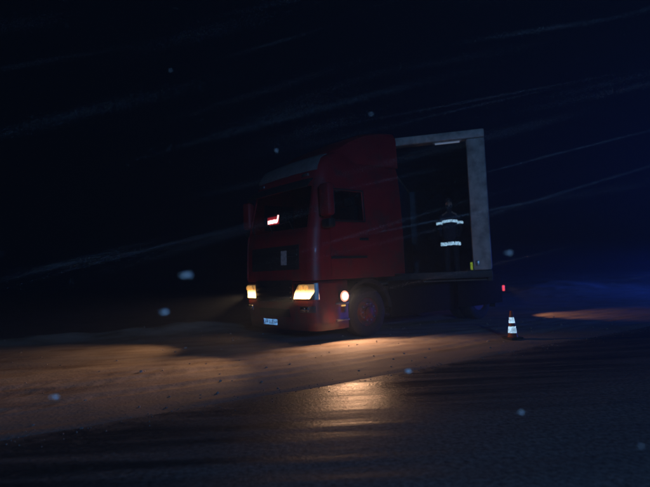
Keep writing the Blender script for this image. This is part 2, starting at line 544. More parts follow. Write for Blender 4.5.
fr = nt.nodes.new('ShaderNodeMix'); fr.data_type = 'FLOAT'; fr.inputs['B'].default_value = 0.85
L(fs.outputs[0], fr.inputs['Factor']); L(mr.outputs[0], fr.inputs['A']); L(fr.outputs['Result'], b.inputs['Roughness'])
fsp = nt.nodes.new('ShaderNodeMapRange'); fsp.inputs[3].default_value = 0.5; fsp.inputs[4].default_value = 0.10
L(fs.outputs[0], fsp.inputs[0]); L(fsp.outputs[0], b.inputs['Specular IOR Level'])
eg = nt.nodes.new('ShaderNodeMapRange'); eg.inputs[1].default_value = R0.dot(RN) + 0.25; eg.inputs[2].default_value = R0.dot(RN) - 0.35
L(sp.outputs['Value'], eg.inputs[0])
ea = nt.nodes.new('ShaderNodeMath'); ea.operation = 'MULTIPLY_ADD'; ea.inputs[1].default_value = 2.4; ea.inputs[2].default_value = -1.35
n4 = nt.nodes.new('ShaderNodeTexNoise'); n4.inputs['Scale'].default_value = 4; n4.inputs['Detail'].default_value = 8; n4.inputs['Roughness'].default_value = 0.7
L(tc.outputs['Object'], n4.inputs['Vector']); L(n4.outputs['Fac'], ea.inputs[0])
es = nt.nodes.new('ShaderNodeMath'); es.operation = 'ADD'; es.use_clamp = True
L(eg.outputs[0], es.inputs[0]); L(ea.outputs[0], es.inputs[1])
ec = nt.nodes.new('ShaderNodeMix'); ec.data_type = 'RGBA'; ec.inputs['B'].default_value = (0.17, 0.155, 0.145, 1)
L(es.outputs[0], ec.inputs['Factor']); L(ml.outputs['Result'], ec.inputs['A']); L(ec.outputs['Result'], b.inputs['Base Color'])
er = nt.nodes.new('ShaderNodeMix'); er.data_type = 'FLOAT'; er.inputs['B'].default_value = 0.8
L(es.outputs[0], er.inputs['Factor']); L(fr.outputs['Result'], er.inputs['A']); L(er.outputs['Result'], b.inputs['Roughness'])
fc = nt.nodes.new('ShaderNodeMix'); fc.data_type = 'RGBA'; fc.inputs['B'].default_value = (0.15, 0.155, 0.16, 1)
fm = nt.nodes.new('ShaderNodeMath'); fm.operation = 'MULTIPLY'; fm.inputs[1].default_value = 0.75
L(fs.outputs[0], fm.inputs[0]); L(fm.outputs[0], fc.inputs['Factor']); L(cr.outputs[0], fc.inputs['A']); L(fc.outputs['Result'], ml.inputs['A'])
bp = nt.nodes.new('ShaderNodeBump'); bp.inputs['Strength'].default_value = 1.0; bp.inputs['Distance'].default_value = 0.007
L(n2.outputs['Fac'], bp.inputs['Height']); L(bp.outputs[0], b.inputs['Normal'])

sa = axis(-12, 14, 0.10, 250)
ta = np.concatenate([np.array([0.0, 0.02, 0.05]), np.arange(0.1, 8.6, 0.08)])
SS, TT = np.meshgrid(sa, ta)
OFF = edge_off(SS) * np.clip(1 - TT / 3.0, 0, 1)
RX = R0.x + SS * RD.x + (TT + OFF) * RN.x
RY = R0.y + SS * RD.y + (TT + OFF) * RN.y
RZ = 0.004 + 0.010 * fbm(SS * 0.12, TT * 1.6, 81, 3) + 0.003 * fbm(SS * 1.2, TT * 5, 83, 3)
grid_mesh('road', RX, RY, RZ, asph, 'structure')

# frozen lumps lying on the verge
mb = MB()
for k in range(260):
    x = random.uniform(-9, 6); y = random.uniform(4.5, 13)
    s, t = road_coords(np.array(x), np.array(y))
    if t > 0.02 or (random.random() < 0.35 and t < -1.6):
        continue
    if t > -0.3 and random.random() < 0.3:
        continue
    r = random.choice([0.010, 0.014, 0.018, 0.018, 0.012, 0.03 if random.random() < 0.3 else 0.012])
    g = bmesh.ops.create_icosphere(mb.bm, subdivisions=1, radius=r)
    z = float(ground_z(np.array([x]), np.array([y]))[0])
    for v in g['verts']:
        v.co = Vector((v.co.x * random.uniform(.8, 1.5), v.co.y * random.uniform(.8, 1.5), v.co.z * 0.8)) * random.uniform(0.8, 1.2) + Vector((x, y, z + r * 0.3))
for k in range(420):                                  # grit and slush crumbs strewn over the road edge
    sx = random.uniform(-7, 8)
    tx = float(edge_off(np.array(sx))) + random.gauss(0.05, 0.16)
    p = R0 + RD * sx + RN * tx
    r = random.uniform(0.003, 0.008)
    g = bmesh.ops.create_icosphere(mb.bm, subdivisions=1, radius=r)
    z = max(0.006, float(ground_z(np.array([p.x]), np.array([p.y]))[0]))
    for v in g['verts']:
        v.co = v.co * random.uniform(0.7, 1.3) + Vector((p.x, p.y, z))
mb.build('frozen_lumps', snow, kind='stuff')

# ------------------------------------------------------------------ tractor unit
TRZ = math.atan2(-TD.y, -TD.x)
truck = thing('tractor_unit', 'dirty red lorry cab with lit headlights parked on the snowy roadside', 'truck', (-1.10, 10.21, 0), TRZ)


def hw(z):      # half width of the cab by height
    return float(np.interp(z, [0.3, 1.2, 2.2, 3.0, 3.5, 3.76], [1.24, 1.25, 1.25, 1.21, 1.16, 1.06]))


def fx(z):      # front face by height
    return float(np.interp(z, [0.3, 0.6, 1.2, 1.9, 2.2, 3.0, 3.25, 3.45, 3.62, 3.76], [-0.05, 0.0, 0.0, -0.03, -0.07, -0.25, -0.30, -0.36, -0.48, -0.78]))


def front(y, z, out=0.0):
    w = hw(z)
    R = 0.20
    a = abs(y)
    x = fx(z) - 0.09 * (y / w) ** 2
    if a > w - R:
        k = min(1.0, (a - (w - R)) / R)
        x -= R * (1 - math.sqrt(max(0.0, 1 - k * k)))
    return Vector((x + out, y, z))


def side(x, z, sgn, out=0.0):
    return Vector((x, sgn * (hw(z) + out), z))


YN = [-1, -.985, -.95, -.9, -.84, -.7, -.5, -.25, 0, .25, .5, .7, .84, .9, .95, .985, 1]
SX = [-0.42, -0.52, -0.62, -1.46, -1.56, -2.28]
ZL = [1.20, 1.40, 1.90, 2.0, 2.22, 2.36, 2.95, 3.05, 3.25, 3.45, 3.62, 3.76]


def ring(z):
    pts = []
    for yn in YN:
        pts.append(front(yn * hw(z), z))
    for x in SX:
        pts.append(side(min(x, pts[16].x - 0.01), z, 1))
    for yy in (0.6, 0, -0.6):
        pts.append(Vector((-2.30, yy, z)))
    for x in SX[::-1]:
        pts.append(side(min(x, pts[16].x - 0.01), z, -1))
    return pts


bm = MB()
rings = [[bm.bm.verts.new(p) for p in ring(z)] for z in ZL]
NR = len(rings[0])
for i in range(len(ZL) - 1):
    for k in range(NR):
        z0 = ZL[i]
        if 4 <= k < 12 and 2.21 <= z0 < 3.0:                    # windscreen opening
            continue
        if 2.35 <= z0 < 2.94 and (k == 19 or k == 28):            # side windows
            continue
        k2 = (k + 1) % NR
        bm.bm.faces.new((rings[i][k], rings[i][k2], rings[i + 1][k2], rings[i + 1][k]))
bm.bm.faces.new(rings[-1])
bm.bm.faces.new(rings[0][::-1])
cab = bm.build('cab', 'red', truck)
solid = cab.modifiers.new('shell', 'SOLIDIFY'); solid.thickness = 0.03; solid.offset = -1

# windscreen, its seal, side windows
mb = MB()
mb.patch([[front(yn * hw(z), z, -0.012) for yn in YN[4:13]] for z in np.linspace(2.22, 3.05, 7)])
mb.build('windscreen', 'glass', truck)
for sg in (1, -1):
    mb = MB()
    mb.patch([[side(x, z, sg, -0.014) for x in (-0.62, -1.0, -1.46)] for z in (2.36, 2.65, 2.95)])
    mb.build('side_window', 'glass', truck)
    mb = MB()
    for a, c in (((-0.60, 2.34), (-1.48, 2.34)), ((-1.48, 2.34), (-1.48, 2.97)), ((-1.48, 2.97), (-0.60, 2.97)), ((-0.60, 2.97), (-0.60, 2.34))):
        mb.tube([side(a[0], a[1], sg, 0.004), side(c[0], c[1], sg, 0.004)], 0.016, 6)
    mb.build('window_seal', 'dark', truck)
    # door leaf: proud of the cab skin, with handle
    mb = MB()
    rows = [[side(x, z, sg, 0.001) for x in (-0.53, -0.8, -1.1, -1.4, -1.58)] for z in (1.26, 1.5, 1.9, 2.2, 2.30)]
    mb.patch(rows, 0.014, (0, sg, 0))
    door = mb.build('door', 'red', truck)
    mb = MB()
    mb.box((-1.40, sg * 1.285, 1.98), (0.24, 0.035, 0.05), bevel=0.012)
    mb.build('door_handle', 'dark', door)
    mb = MB()
    mb.box((-1.0, sg * 1.272, 1.62), (0.95, 0.016, 0.05), bevel=0.006)
    mb.build('trim_strip', 'dark', door)
    # mirror housing on two arms
    mb = MB()
    mb.box((-0.30, sg * 1.42 + 0.06, 2.70), (0.17, 0.27, 0.62), bevel=0.05)
    mir = mb.build('mirror_housing', 'red', truck)
    mb = MB()
    mb.box((-0.394, sg * 1.42 + 0.06, 2.70), (0.014, 0.21, 0.54), bevel=0.006)
    mb.build('mirror_glass', 'chrome', mir)
    for z in (2.42, 2.97):
        mb = MB()
        mb.tube([(-0.34, sg * 1.22, z), (-0.32, sg * 1.36 + 0.05, z)], 0.025, 8)
        mb.build('mirror_arm', 'dark', mir)
    # sill lamp cover below the mirror and the small kerb mirror
    mb = MB()
    mb.box((-0.33, sg * 1.41 + 0.06, 2.26), (0.17, 0.24, 0.17), bevel=0.04)
    mb.build('wide_angle_mirror', 'dark', truck)
    # corner air deflector
    mb = MB()
    mb.patch([[front(sg * yy * hw(z), z, 0.004) for yy in (0.86, 0.91, 0.95, 0.985, 0.997)] for z in np.linspace(1.24, 2.2, 7)], 0.022, (0.7, sg * 0.7, 0))
    mb.build('corner_deflector', 'red', truck)
    # rear side flap that closes the gap behind the cab
    mb = MB()
    mb.patch([[(x, sg * (hw(z) - 0.012 if z < 3.76 else 1.08 + 0.08 * (z - 3.76) / 0.5), z) for x in (-2.292, -2.45, -2.62)] for z in np.linspace(1.25, 4.24, 12)], 0.02, (0, -sg, 0))
    mb.build('side_flap', 'red', truck)

# interior
mb = MB()
mb.span(-0.34, -0.75, -1.12, 1.12, 1.95, 2.20, 0.05)
mb.build('dashboard', 'dark', truck)
for yy in (0.62, -0.62):
    mb = MB()
    mb.span(-1.05, -1.55, yy - 0.25, yy + 0.25, 1.85, 2.02, 0.05)
    mb.box((-1.58, yy, 2.36), (0.14, 0.5, 0.75), Matrix.Rotation(rad(-8), 3, 'Y'), 0.05)
    mb.box((-1.64, yy, 2.84), (0.10, 0.28, 0.2), None, 0.04)
    mb.build('seat', 'cloth', truck)
mb = MB()
mb.lathe([(0.215, -0.015), (0.235, 0), (0.215, 0.015), (0.20, 0)], (0, 0, 0), 'X', 24, True)
sw = mb.build('steering_wheel', 'dark', truck)
sw.location = (-0.86, 0.62, 2.22)
sw.rotation_euler = (0, rad(-32), 0)

# lit name board standing on the dashboard: a bar of light with a rising tick
mb = MB()
for i, (y0, y1, dz) in enumerate([(-0.36, -0.30, 0.0), (-0.29, -0.23, 0.005), (-0.22, -0.16, 0.0), (-0.15, -0.09, 0.006), (-0.08, -0.02, 0.0)]):
    mb.span(-0.262, -0.246, y0, y1, 2.40 + dz, 2.475 + dz, 0.004)
mb.span(-0.266, -0.262, -0.36, -0.02, 2.41, 2.465)
mb.box((-0.256, 0.015, 2.49), (0.016, 0.03, 0.15), Matrix.Rotation(rad(-22), 3, 'X'), 0.004)
sgn_o = mb.build('light_board', 'sign', truck)
sgn_o.location = (-0.03, -0.17, 0.03)
mb = MB()
mb.span(-0.285, -0.268, -0.41, 0.06, 2.36, 2.60, 0.006)
mb.build('board_backing', 'dark', sgn_o)
mb = MB()
mb.span(-0.268, -0.2655, -0.39, 0.05, 2.375, 2.545, 0.001)
mb.build('red_halo', 'signred', sgn_o)  # emissive plate that imitates the red halo round the letters
mb = MB()
mb.tube([(-0.28, -0.2, 2.36), (-0.42, -0.2, 2.2)], 0.012, 6)
mb.build('board_stand', 'dark', sgn_o)

# sun visor and its brackets
mb = MB()
mb.patch([[front(yn * hw(z) * 0.97, z, o) for yn in YN[2:15]] for z, o in ((3.16, 0.09), (3.08, 0.17), (2.98, 0.22))], 0.014, (0.5, 0, 0.7))
mb.build('sun_visor', 'dark', truck)
for yy in (-0.75, 0.0, 0.75):
    mb = MB()
    mb.tube([front(yy, 3.2, 0.0), front(yy, 3.08, 0.16)], 0.014, 6)
    mb.build('visor_bracket', 'dark', truck)
# wipers
for yy in (-0.75, 0.0, 0.70):
    mb = MB()
    mb.tube([front(yy, 2.2, 0.03), front(yy - 0.18, 2.38, 0.03), front(yy - 0.62 if yy > -0.5 else yy - 0.2, 2.34, 0.02)], 0.011, 6)
    mb.build('wiper', 'dark', truck)

# roof deflector rising to the back
mb = MB()
prof = [(-0.72, 3.67), (-0.95, 3.83), (-1.3, 4.06), (-1.7, 4.24), (-2.1, 4.34), (-2.6, 4.40)]
rows = []
for (x, z) in prof:
    w = float(np.interp(x, [-2.5, -1.5, -0.72], [1.16, 1.12, 0.98]))
    zb = 3.55
    rows.append([Vector((x, -w - 0.04, zb)), Vector((x, -w - 0.02, z - 0.22 if z - 0.22 > zb else zb + 0.02)), Vector((x, -w + 0.06, z - 0.06)), Vector((x, -w + 0.22, z)), Vector((x, 0, z + 0.02)),
                 Vector((x, w - 0.22, z)), Vector((x, w - 0.06, z - 0.06)), Vector((x, w + 0.02, z - 0.22 if z - 0.22 > zb else zb + 0.02)), Vector((x, w + 0.04, zb))])
mb.patch(rows)
mb.build('roof_deflector', 'red', truck)
mb = MB()
nn = 26
rows = []
for i, z in enumerate(np.linspace(3.34, 3.70, 9)):
    rows.append([front(yn, z, 0.0) + Vector((0.016, 0, 0.018 + 0.006 * random.random())) for yn in np.linspace(-0.93, 0.93, nn) * hw(z) * 0.99])
mb.patch(rows, 0.012, (-0.2, 0, -1))
mb.build('snow_cover', 'snowcap', truck)
# roof marker lamps (unlit) in the front of the roof
for yy in (-0.8, 0.8):
    mb = MB()
    mb.box(front(yy, 3.28, 0.01), (0.05, 0.20, 0.06), None, 0.015)
    mb.build('roof_lamp', 'steel', truck)

# upper grille under the windscreen
def front_panel(name, y0, y1, z0, z1, out, thick, m, parent, ny=9, nz=4):
    q = MB()
    q.patch([[front(y, z, out) for y in np.linspace(y0, y1, ny)] for z in np.linspace(z0, z1, nz)], thick, (1, 0, 0))
    return q.build(name, m, parent)


grille = front_panel('upper_grille', -0.86, 0.86, 1.42, 1.90, 0.001, 0.010, 'dark', truck)
for z in (1.50, 1.60, 1.70, 1.80):
    q = MB()
    q.patch([[front(y, zz, 0.011) for y in np.linspace(-0.82, 0.82, 9)] for zz in (z - 0.012, z + 0.022)], 0.022, (1, 0, 0))
    q.build('grille_slat', 'dark', grille)
front_panel('notice_sheet', 0.35, 0.53, 1.52, 1.80, 0.036, 0.004, 'paper', truck, 3, 3)
low = front_panel('lower_grille', -0.66, 0.66, 0.80, 1.22, 0.006, 0.012, 'dark', truck)
for z in (0.88, 0.98, 1.08):
    q = MB()
    q.patch([[front(y, zz, 0.018) for y in np.linspace(-0.62, 0.62, 9)] for zz in (z - 0.012, z + 0.022)], 0.022, (1, 0, 0))
    q.build('grille_slat', 'dark', low)
front_panel('bumper_intake', -0.55, 0.55, 0.50, 0.66, 0.006, 0.008, 'dark', truck)

# bumper: the lower front, wrapped round to the wheel
bz = [0.25, 0.42, 0.62, 0.80, 1.0, 1.12, 1.185]
q = MB()
rs = []
for z in bz:
    pts = [side(-0.92, z, -1)] + [side(-0.6, z, -1)] + [front(yn * hw(z), z) for yn in YN] + [side(-0.6, z, 1), side(-0.92, z, 1)]
    rs.append([q.bm.verts.new(p) for p in pts])
for a, c in zip(rs, rs[1:]):
    for k in range(len(a) - 1):
        q.bm.faces.new((a[k], a[k + 1], c[k + 1], c[k]))
bumper = q.build('bumper', 'red', truck)
sol = bumper.modifiers.new('shell', 'SOLIDIFY'); sol.thickness = 0.04; sol.offset = -1

HEADM = mat('headlight_reflector_glow', (0.8, 0.6, 0.35), 0.25, metal=0.4, noise=0.2, nscale=18)
_n = HEADM.node_tree
_b = _n.nodes['Principled BSDF']
_tc = _n.nodes.new('ShaderNodeTexCoord'); _sx = _n.nodes.new('ShaderNodeSeparateXYZ')
_n.links.new(_tc.outputs['Object'], _sx.inputs[0])
_cr = _n.nodes.new('ShaderNodeMapRange'); _cr.interpolation_type = 'SMOOTHERSTEP'
_cr.inputs[1].default_value = 1.07; _cr.inputs[2].default_value = 0.90; _cr.inputs[3].default_value = 0.22; _cr.inputs[4].default_value = 6.5
_n.links.new(_sx.outputs['Z'], _cr.inputs[0]); _n.links.new(_cr.outputs[0], _b.inputs['Emission Strength'])
_b.inputs['Emission Color'].default_value = (1.0, 0.60, 0.24, 1)
# headlights: housing, glowing reflector, amber strip above, cover lens
for sg in (1, -1):
    q = MB()
    ys = [0.70, 0.86, 1.02, 1.10, 1.16, 1.205, 1.235]
    q.patch([[front(sg * y, z, 0.003) for y in ys] for z in (0.84, 0.95, 1.05, 1.15)], 0.010, (0.8, sg * 0.3, 0))
    hl = q.build('headlight', 'chrome', truck)
    q = MB()
    q.patch([[front(sg * y, z, 0.016) for y in np.linspace(*np.interp(z, [0.86, 0.98, 1.13], [0.70, 0.74, 0.86]).reshape(1), np.interp(z, [0.86, 0.98, 1.13], [1.12, 1.20, 1.20]), 7)] for z in np.linspace(0.86, 1.13, 9)], 0.006, (0.8, sg * 0.3, 0))
    q.build('low_beam', HEADM, hl)
    for yy in (0.92, 1.06):
        q = MB()
        c = front(sg * yy, 1.065, 0.022)
        q.lathe([(0.052, 0), (0.045, 0.018), (0.02, 0.026)], c, 'X', 16)
        q.build('indicator', 'amber', hl)
    q = MB()
    q.patch([[front(sg * y, z, 0.055) for y in ys] for z in (0.83, 0.95, 1.05, 1.16)])
    q.build('cover_lens', 'lensglass', hl)
    # fog lamp
    q = MB()
    q.patch([[front(sg * y, z, 0.004) for y in (0.86, 0.96, 1.06, 1.15, 1.20)] for z in (0.60, 0.66, 0.72)], 0.012, (0.8, sg * 0.3, 0))
    fg = q.build('fog_lamp', 'chrome', truck)
    for yy in (0.94, 1.06):
        q = MB()
        q.lathe([(0.045, 0.0), (0.05, 0.02), (0.03, 0.03)], front(sg * yy, 0.66, 0.014), 'X', 14)
        q.build('reflector_bowl', 'chrome', fg)
    # beam of the dipped headlight
    lamp('headlight_beam', 'SPOT', front(sg * 0.98, 0.92, 0.10), 275, (1.0, 0.53, 0.23), 0.05, (1, 0.03 + 0.09 * sg, -0.225), 37, 0.9, (2.4, 1, 1), truck)

# number plate
q = MB()
q.box((0.030, -0.10, 0.39), (0.012, 0.52, 0.115), None, 0.004)
pl = q.build('number_plate', 'plate', truck)
q = MB()
q.box((0.0372, -0.335, 0.39), (0.003, 0.04, 0.105))
q.build('plate_band', 'blue', pl)
for k, yy in enumerate((-0.19, -0.13, -0.04, 0.02, 0.08, 0.16, 0.21)):
    q = MB()
    h = 0.075
    q.box((0.0372, yy - 0.08, 0.39), (0.003, 0.012, h))
    q.box((0.0372, yy - 0.062, 0.39 + random.choice((-0.025, 0.0, 0.03))), (0.0024, 0.024, 0.012))
    q.build('plate_mark', 'ink', pl)

# steps and the lower sill between bumper and wheel; side lamp glowing on the near side
for sg in (1, -1):
    q = MB()
    q.span(-0.62, -0.93, sg * 1.06, sg * 1.20, 0.36, 1.16, 0.01)
    q.build('step_box', 'dark', truck)
    for z in (0.40, 0.72):
        q = MB()
        q.span(-0.60, -0.92, sg * 1.19, sg * 1.275, z, z + 0.03, 0.006)
        q.build('step', 'steel', truck)
    # mudguard over the front wheel
    q = MB()
    rows = []
    for a in np.linspace(rad(5), rad(175), 17):
        r = 0.60
        rows.append([(-1.47 + r * math.cos(a), sg * 0.86, 0.50 + r * math.sin(a)), (-1.47 + r * math.cos(a), sg * 1.24, 0.50 + r * math.sin(a)), (-1.47 + (r + 0.07) * math.cos(a), sg * 1.262, 0.50 + (r + 0.07) * math.sin(a))])
    q.patch(rows, 0.012, (0, 0, 0.7))
    q.build('mudguard', 'dark', truck)
SLX, SLZ = -0.78, 0.87
q = MB()
q.box((SLX, 1.285, SLZ), (0.22, 0.05, 0.22), None, 0.05)
sl = q.build('side_lamp', 'dark', truck)
q = MB()
q.lathe([(0.105, 1.311), (0.10, 1.322), (0.075, 1.330), (0.075, 1.312)], (SLX, 0, SLZ), 'Y', 28, True)
q.build('lamp_halo', 'sidered', sl)  # emissive ring that imitates the halo round the lamp
q = MB()
q.lathe([(0.072, 0.0), (0.066, 0.025), (0.04, 0.045), (0.01, 0.05)], (SLX, 1.312, SLZ), 'Y', 24)
q.build('lamp_lens', 'side', sl)
lamp('side_lamp_light', 'SPOT', (SLX, 1.40, SLZ), 108, (1.0, 0.54, 0.29), 0.04, (0.40, 1, -0.62), 155, 0.5, parent=truck)
q = MB()
q.box((SLX, 1.268, 0.69), (0.10, 0.02, 0.03), None, 0.005)
q.build('glowing_reflector', 'amber', truck)  # reflector given an amber glow of its own


# wheels
def tyre_part(parent, x, y, z, R, w, sg, dual=False, front_rim=True):
    q = MB()
    hwid = w / 2
    prof = [(R * 0.56, -hwid * 0.9), (R * 0.62, -hwid), (R * 0.90, -hwid), (R * 0.975, -hwid * 0.86), (R, -hwid * 0.6), (R, 0), (R, hwid * 0.6), (R * 0.975, hwid * 0.86), (R * 0.90, hwid), (R * 0.62, hwid), (R * 0.56, hwid * 0.9)]
    q.lathe(prof, (x, y, z), 'Y', 40, True)
    wh = q.build('wheel', 'rubber', parent)
    q = MB()
    o = sg
    d = hwid
    if front_rim:
        p = [(R * 0.57, d * 0.88), (R * 0.55, d * 0.96), (R * 0.50, d * 0.72), (R * 0.42, d * 0.80), (R * 0.36, d * 1.0), (R * 0.22, d * 1.05), (R * 0.20, d * 1.25), (R * 0.12, d * 1.32), (0.01, d * 1.33)]
    else:
        p = [(R * 0.57, d * 0.88), (R * 0.55, d * 0.96), (R * 0.52, d * 0.2), (R * 0.40, -d * 0.1), (R * 0.30, -d * 0.1), (R * 0.28, d * 0.5), (R * 0.16, d * 0.6), (0.01, d * 0.62)]
    q.lathe([(r, o * h) for r, h in p], (x, y, z), 'Y', 32)
    q.build('rim', 'rim', wh)
    for k in range(10):
        a = 2 * math.pi * k / 10
        q = MB()
        rr = R * 0.34
        base = d * (0.98 if front_rim else -0.1)
        q.lathe([(0.018, o * base), (0.016, o * (base + 0.03)), (0.006, o * (base + 0.035))], (x + rr * math.cos(a), y, z + rr * math.sin(a)), 'Y', 7)
        q.build('wheel_nut', 'steel', wh)
    return wh


for sg in (1, -1):
    tyre_part(truck, -1.47, sg * 1.07, 0.51, 0.51, 0.31, sg)
    tyre_part(truck, -5.35, sg * 1.08, 0.51, 0.51, 0.28, sg, front_rim=False)
    tyre_part(truck, -5.35, sg * 0.74, 0.51, 0.51, 0.28, sg, front_rim=False)
    # chassis rail, tank, side skirt, rear mudguard
    q = MB()
    q.span(-0.5, -6.4, sg * 0.36, sg * 0.44, 0.72, 1.0, 0.008)
    q.build('chassis_rail', 'chassis', truck)
    q = MB()
    q.span(-2.30, -4.15, sg * 0.62, sg * 1.17, 0.38, 0.98, 0.09)
    tank = q.build('fuel_tank', 'steel', truck)
    for x in (-2.7, -3.7):
        q = MB()
        q.span(x, x - 0.06, sg * 0.60, sg * 1.178, 0.372, 0.988, 0.028)
        q.build('tank_strap', 'dark', tank)
    q = MB()
    q.span(-2.12, -4.32, sg * 1.195, sg * 1.225, 0.34, 1.10, 0.01)
    q.build('side_skirt', 'matte', truck)
    q = MB()
    rows = []
    for a in np.linspace(rad(-2), rad(182), 19):
        r = 0.60
        rows.append([(-5.35 + r * math.cos(a), sg * 0.58, 0.51 + r * math.sin(a)), (-5.35 + r * math.cos(a), sg * 1.25, 0.51 + r * math.sin(a))])
    q.patch(rows, 0.014, (0, 0, 0.7))
    q.build('mudguard', 'dark', truck)
    q = MB()
    q.span(-4.40, -6.30, sg * 1.262, sg * 1.285, 0.36, 1.12, 0.01)
    q.build('rear_side_panel', 'matte', truck)
    q = MB()
    q.span(-6.0, -6.015, sg * 0.62, sg * 1.24, 0.26, 0.66, 0.004)
    q.build('mud_flap', 'rubber', truck)
    # tail lamp on a bracket at the rear corner
    q = MB()
    q.span(-6.40, -6.47, sg * 0.66, sg * 1.20, 0.66, 0.78, 0.015)
    tl = q.build('tail_lamp', 'dark', truck)
    q = MB()
    q.box((-6.44, sg * 1.245, 0.72), (0.05, 0.055, 0.15), None, 0.015)
    q.build('marker_lens', 'tail', tl)
    q = MB()
    q.span(-6.471, -6.484, sg * 0.70, sg * 0.98, 0.67, 0.77, 0.005)
    q.build('lamp_lens', 'amber', tl)
lamp('rear_lamp_light', 'SPOT', (-6.44, 1.34, 0.72), 62, (1.0, 0.46, 0.22), 0.04, (-0.62, 1, -0.46), 62, 0.8, (1.3, 1, 1), truck)
for x in (-0.8, -2.3, -4.0, -5.1, -6.3):
    q = MB()
    q.span(x - 0.06, x + 0.06, -0.36, 0.36, 0.76, 0.92, 0.01)
    q.build('cross_member', 'chassis', truck)
for x in (-1.47, -5.35):
    q = MB()
    q.tube([(x, -0.92, 0.51), (x, 0.92, 0.51)], 0.08, 12)
    q.build('axle', 'chassis', truck)
q = MB()
q.span(-2.45, -3.5, -0.55, 0.55, 1.005, 1.03, 0.004)
q.build('catwalk', 'steel', truck)
q = MB()
q.lathe([(0.48, 0), (0.50, 0.03), (0.48, 0.06), (0.06, 0.06)], (-4.60, 0, 1.06), 'Z', 32)
q.build('fifth_wheel', 'chassis', truck)
q = MB()
q.span(-4.35, -4.85, -0.42, 0.42, 1.002, 1.058, 0.006)
q.build('fifth_wheel_mount', 'chassis', truck)
q = MB()
q.span(-0.25, -2.2, -0.55, 0.55, 0.55, 1.15, 0.05)
q.build('engine_block', 'chassis', truck)

# ------------------------------------------------------------------ semi-trailer
TA = rad(15.5)
trailer_loc = Vector((3.60, 10.85, 0)) - Vector((math.cos(TA), -math.sin(TA), 0)) * 1.27
TL = Vector((math.cos(TA), -math.sin(TA), 0))     # trailer left
TF = Vector((-TL.y, TL.x, 0)) * -1                # trailer forward (towards the camera)
trz = math.atan2(TF.y, TF.x)
tr = thing('semi_trailer', 'tall cargo trailer with pale frame and dark open bay behind the red cab', 'trailer', trailer_loc, trz)
TOP, SILL = 4.36, 1.24
HW = 1.27
for sg in (1, -1):
    q = MB()
    q.span(0.0, -0.30, sg * (HW - 0.40), sg * HW, SILL, TOP - 0.19, 0.05)
    q.build('corner_post', 'frame', tr)
    q = MB()
    q.span(-0.31, -13.5, sg * (HW - 0.04), sg * (HW - 0.015), SILL - 0.1, TOP - 0.12)
    q.build('side_curtain', 'tarp', tr)
    q = MB()
    q.span(-0.30, -13.55, sg * (HW - 0.06), sg * (HW + 0.002), TOP - 0.118, TOP - 0.01, 0.01)
    q.build('roof_rail', 'frame', tr)
    q = MB()
    q.span(-0.05, -13.55, sg * (HW - 0.10), sg * (HW + 0.001), SILL - 0.24, SILL - 0.102, 0.01)
    q.build('floor_rail', 'frame' if False else 'chassis', tr)
    q = MB()
    q.span(-0.4, -13.4, sg * 0.40, sg * 0.52, 0.90 + 0.22, SILL - 0.12, 0.005)
    q.build('trailer_beam', 'chassis', tr)
    q = MB()
    q.span(-3.3, -3.45, sg * 0.78, sg * 0.93, 0.16, SILL - 0.2, 0.01)
    q.span(-3.22, -3.53, sg * 0.70, sg * 1.0, 0.02, 0.06, 0.01)
    q.build('landing_leg', 'chassis', tr)
    for x in (-8.6, -9.9, -11.2):
        tyre_part(tr, x, sg * 1.05, 0.5, 0.5, 0.36, sg)
    q = MB()
    q.span(-13.60, -13.56, sg * 0.01, sg * 1.24, SILL - 0.1, TOP - 0.14, 0.006)
    q.build('rear_door', 'frame', tr)
q = MB()
q.span(0.004, -0.30, -HW, HW, TOP - 0.188, TOP, 0.03)
q.build('header_beam', 'frame', tr)
q = MB()
q.span(-0.30, -13.55, -HW + 0.065, HW - 0.065, TOP - 0.06, TOP - 0.03)
q.build('roof_sheet', 'tarp', tr)
q = MB()
q.span(-0.06, -13.5, -HW + 0.11, HW - 0.11, SILL - 0.22, SILL - 0.19)
q.build('floor_boards', 'ply', tr)
q = MB()
q.span(0.0, -0.05, -HW, HW, SILL - 0.16, SILL - 0.004, 0.01)
q.build('sill_board', 'chassis', tr)
q = MB()
q.span(-8.0, -8.05, -HW + 0.06, HW - 0.06, SILL - 0.18, TOP - 0.07)
q.build('partition', 'inner', tr)
q = MB()
q.tube([(-0.12, 0.20, TOP - 0.215), (-0.12, 0.74, TOP - 0.215)], 0.022, 10)
st = q.build('strip_light', 'tube', tr)
q = MB()
q.span(-0.09, -0.15, 0.16, 0.78, TOP - 0.205, TOP - 0.187)
q.build('light_fitting', 'frame', st)
q = MB()
q.box((0.012, HW - 0.43, SILL + 0.10), (0.016, 0.05, 0.17), None, 0.004)
q.build('marker_reflector', 'yellow', tr)
q = MB()
q.box((0.010, HW - 0.30, SILL + 0.16), (0.02, 0.09, 0.12), None, 0.01)
q.build('corner_casting', 'steel', tr)
q = MB()
q.span(-13.3, -13.42, -1.1, 1.1, 0.45, 0.58, 0.01)
q.build('underrun_bar', 'chassis', tr)
q = MB()
q.lathe([(0.045, 1.0 - 0.0), (0.045, SILL - 0.1)], (-1.75, 0, 0), 'Z', 12)
q.build('king_pin', 'steel', tr)

# ------------------------------------------------------------------ person standing in the bay
PX, PY = -0.75, 0.41
pw = trailer_loc + TF * PX + TL * PY
FLOORZ = SILL - 0.19
person = thing('person', 'person in dark work clothes with two bright reflective bands standing in the trailer', 'person', (pw.x, pw.y, FLOORZ), math.atan2(TF.y, TF.x) + rad(4))


person.scale = (0.90, 0.84, 1.0)


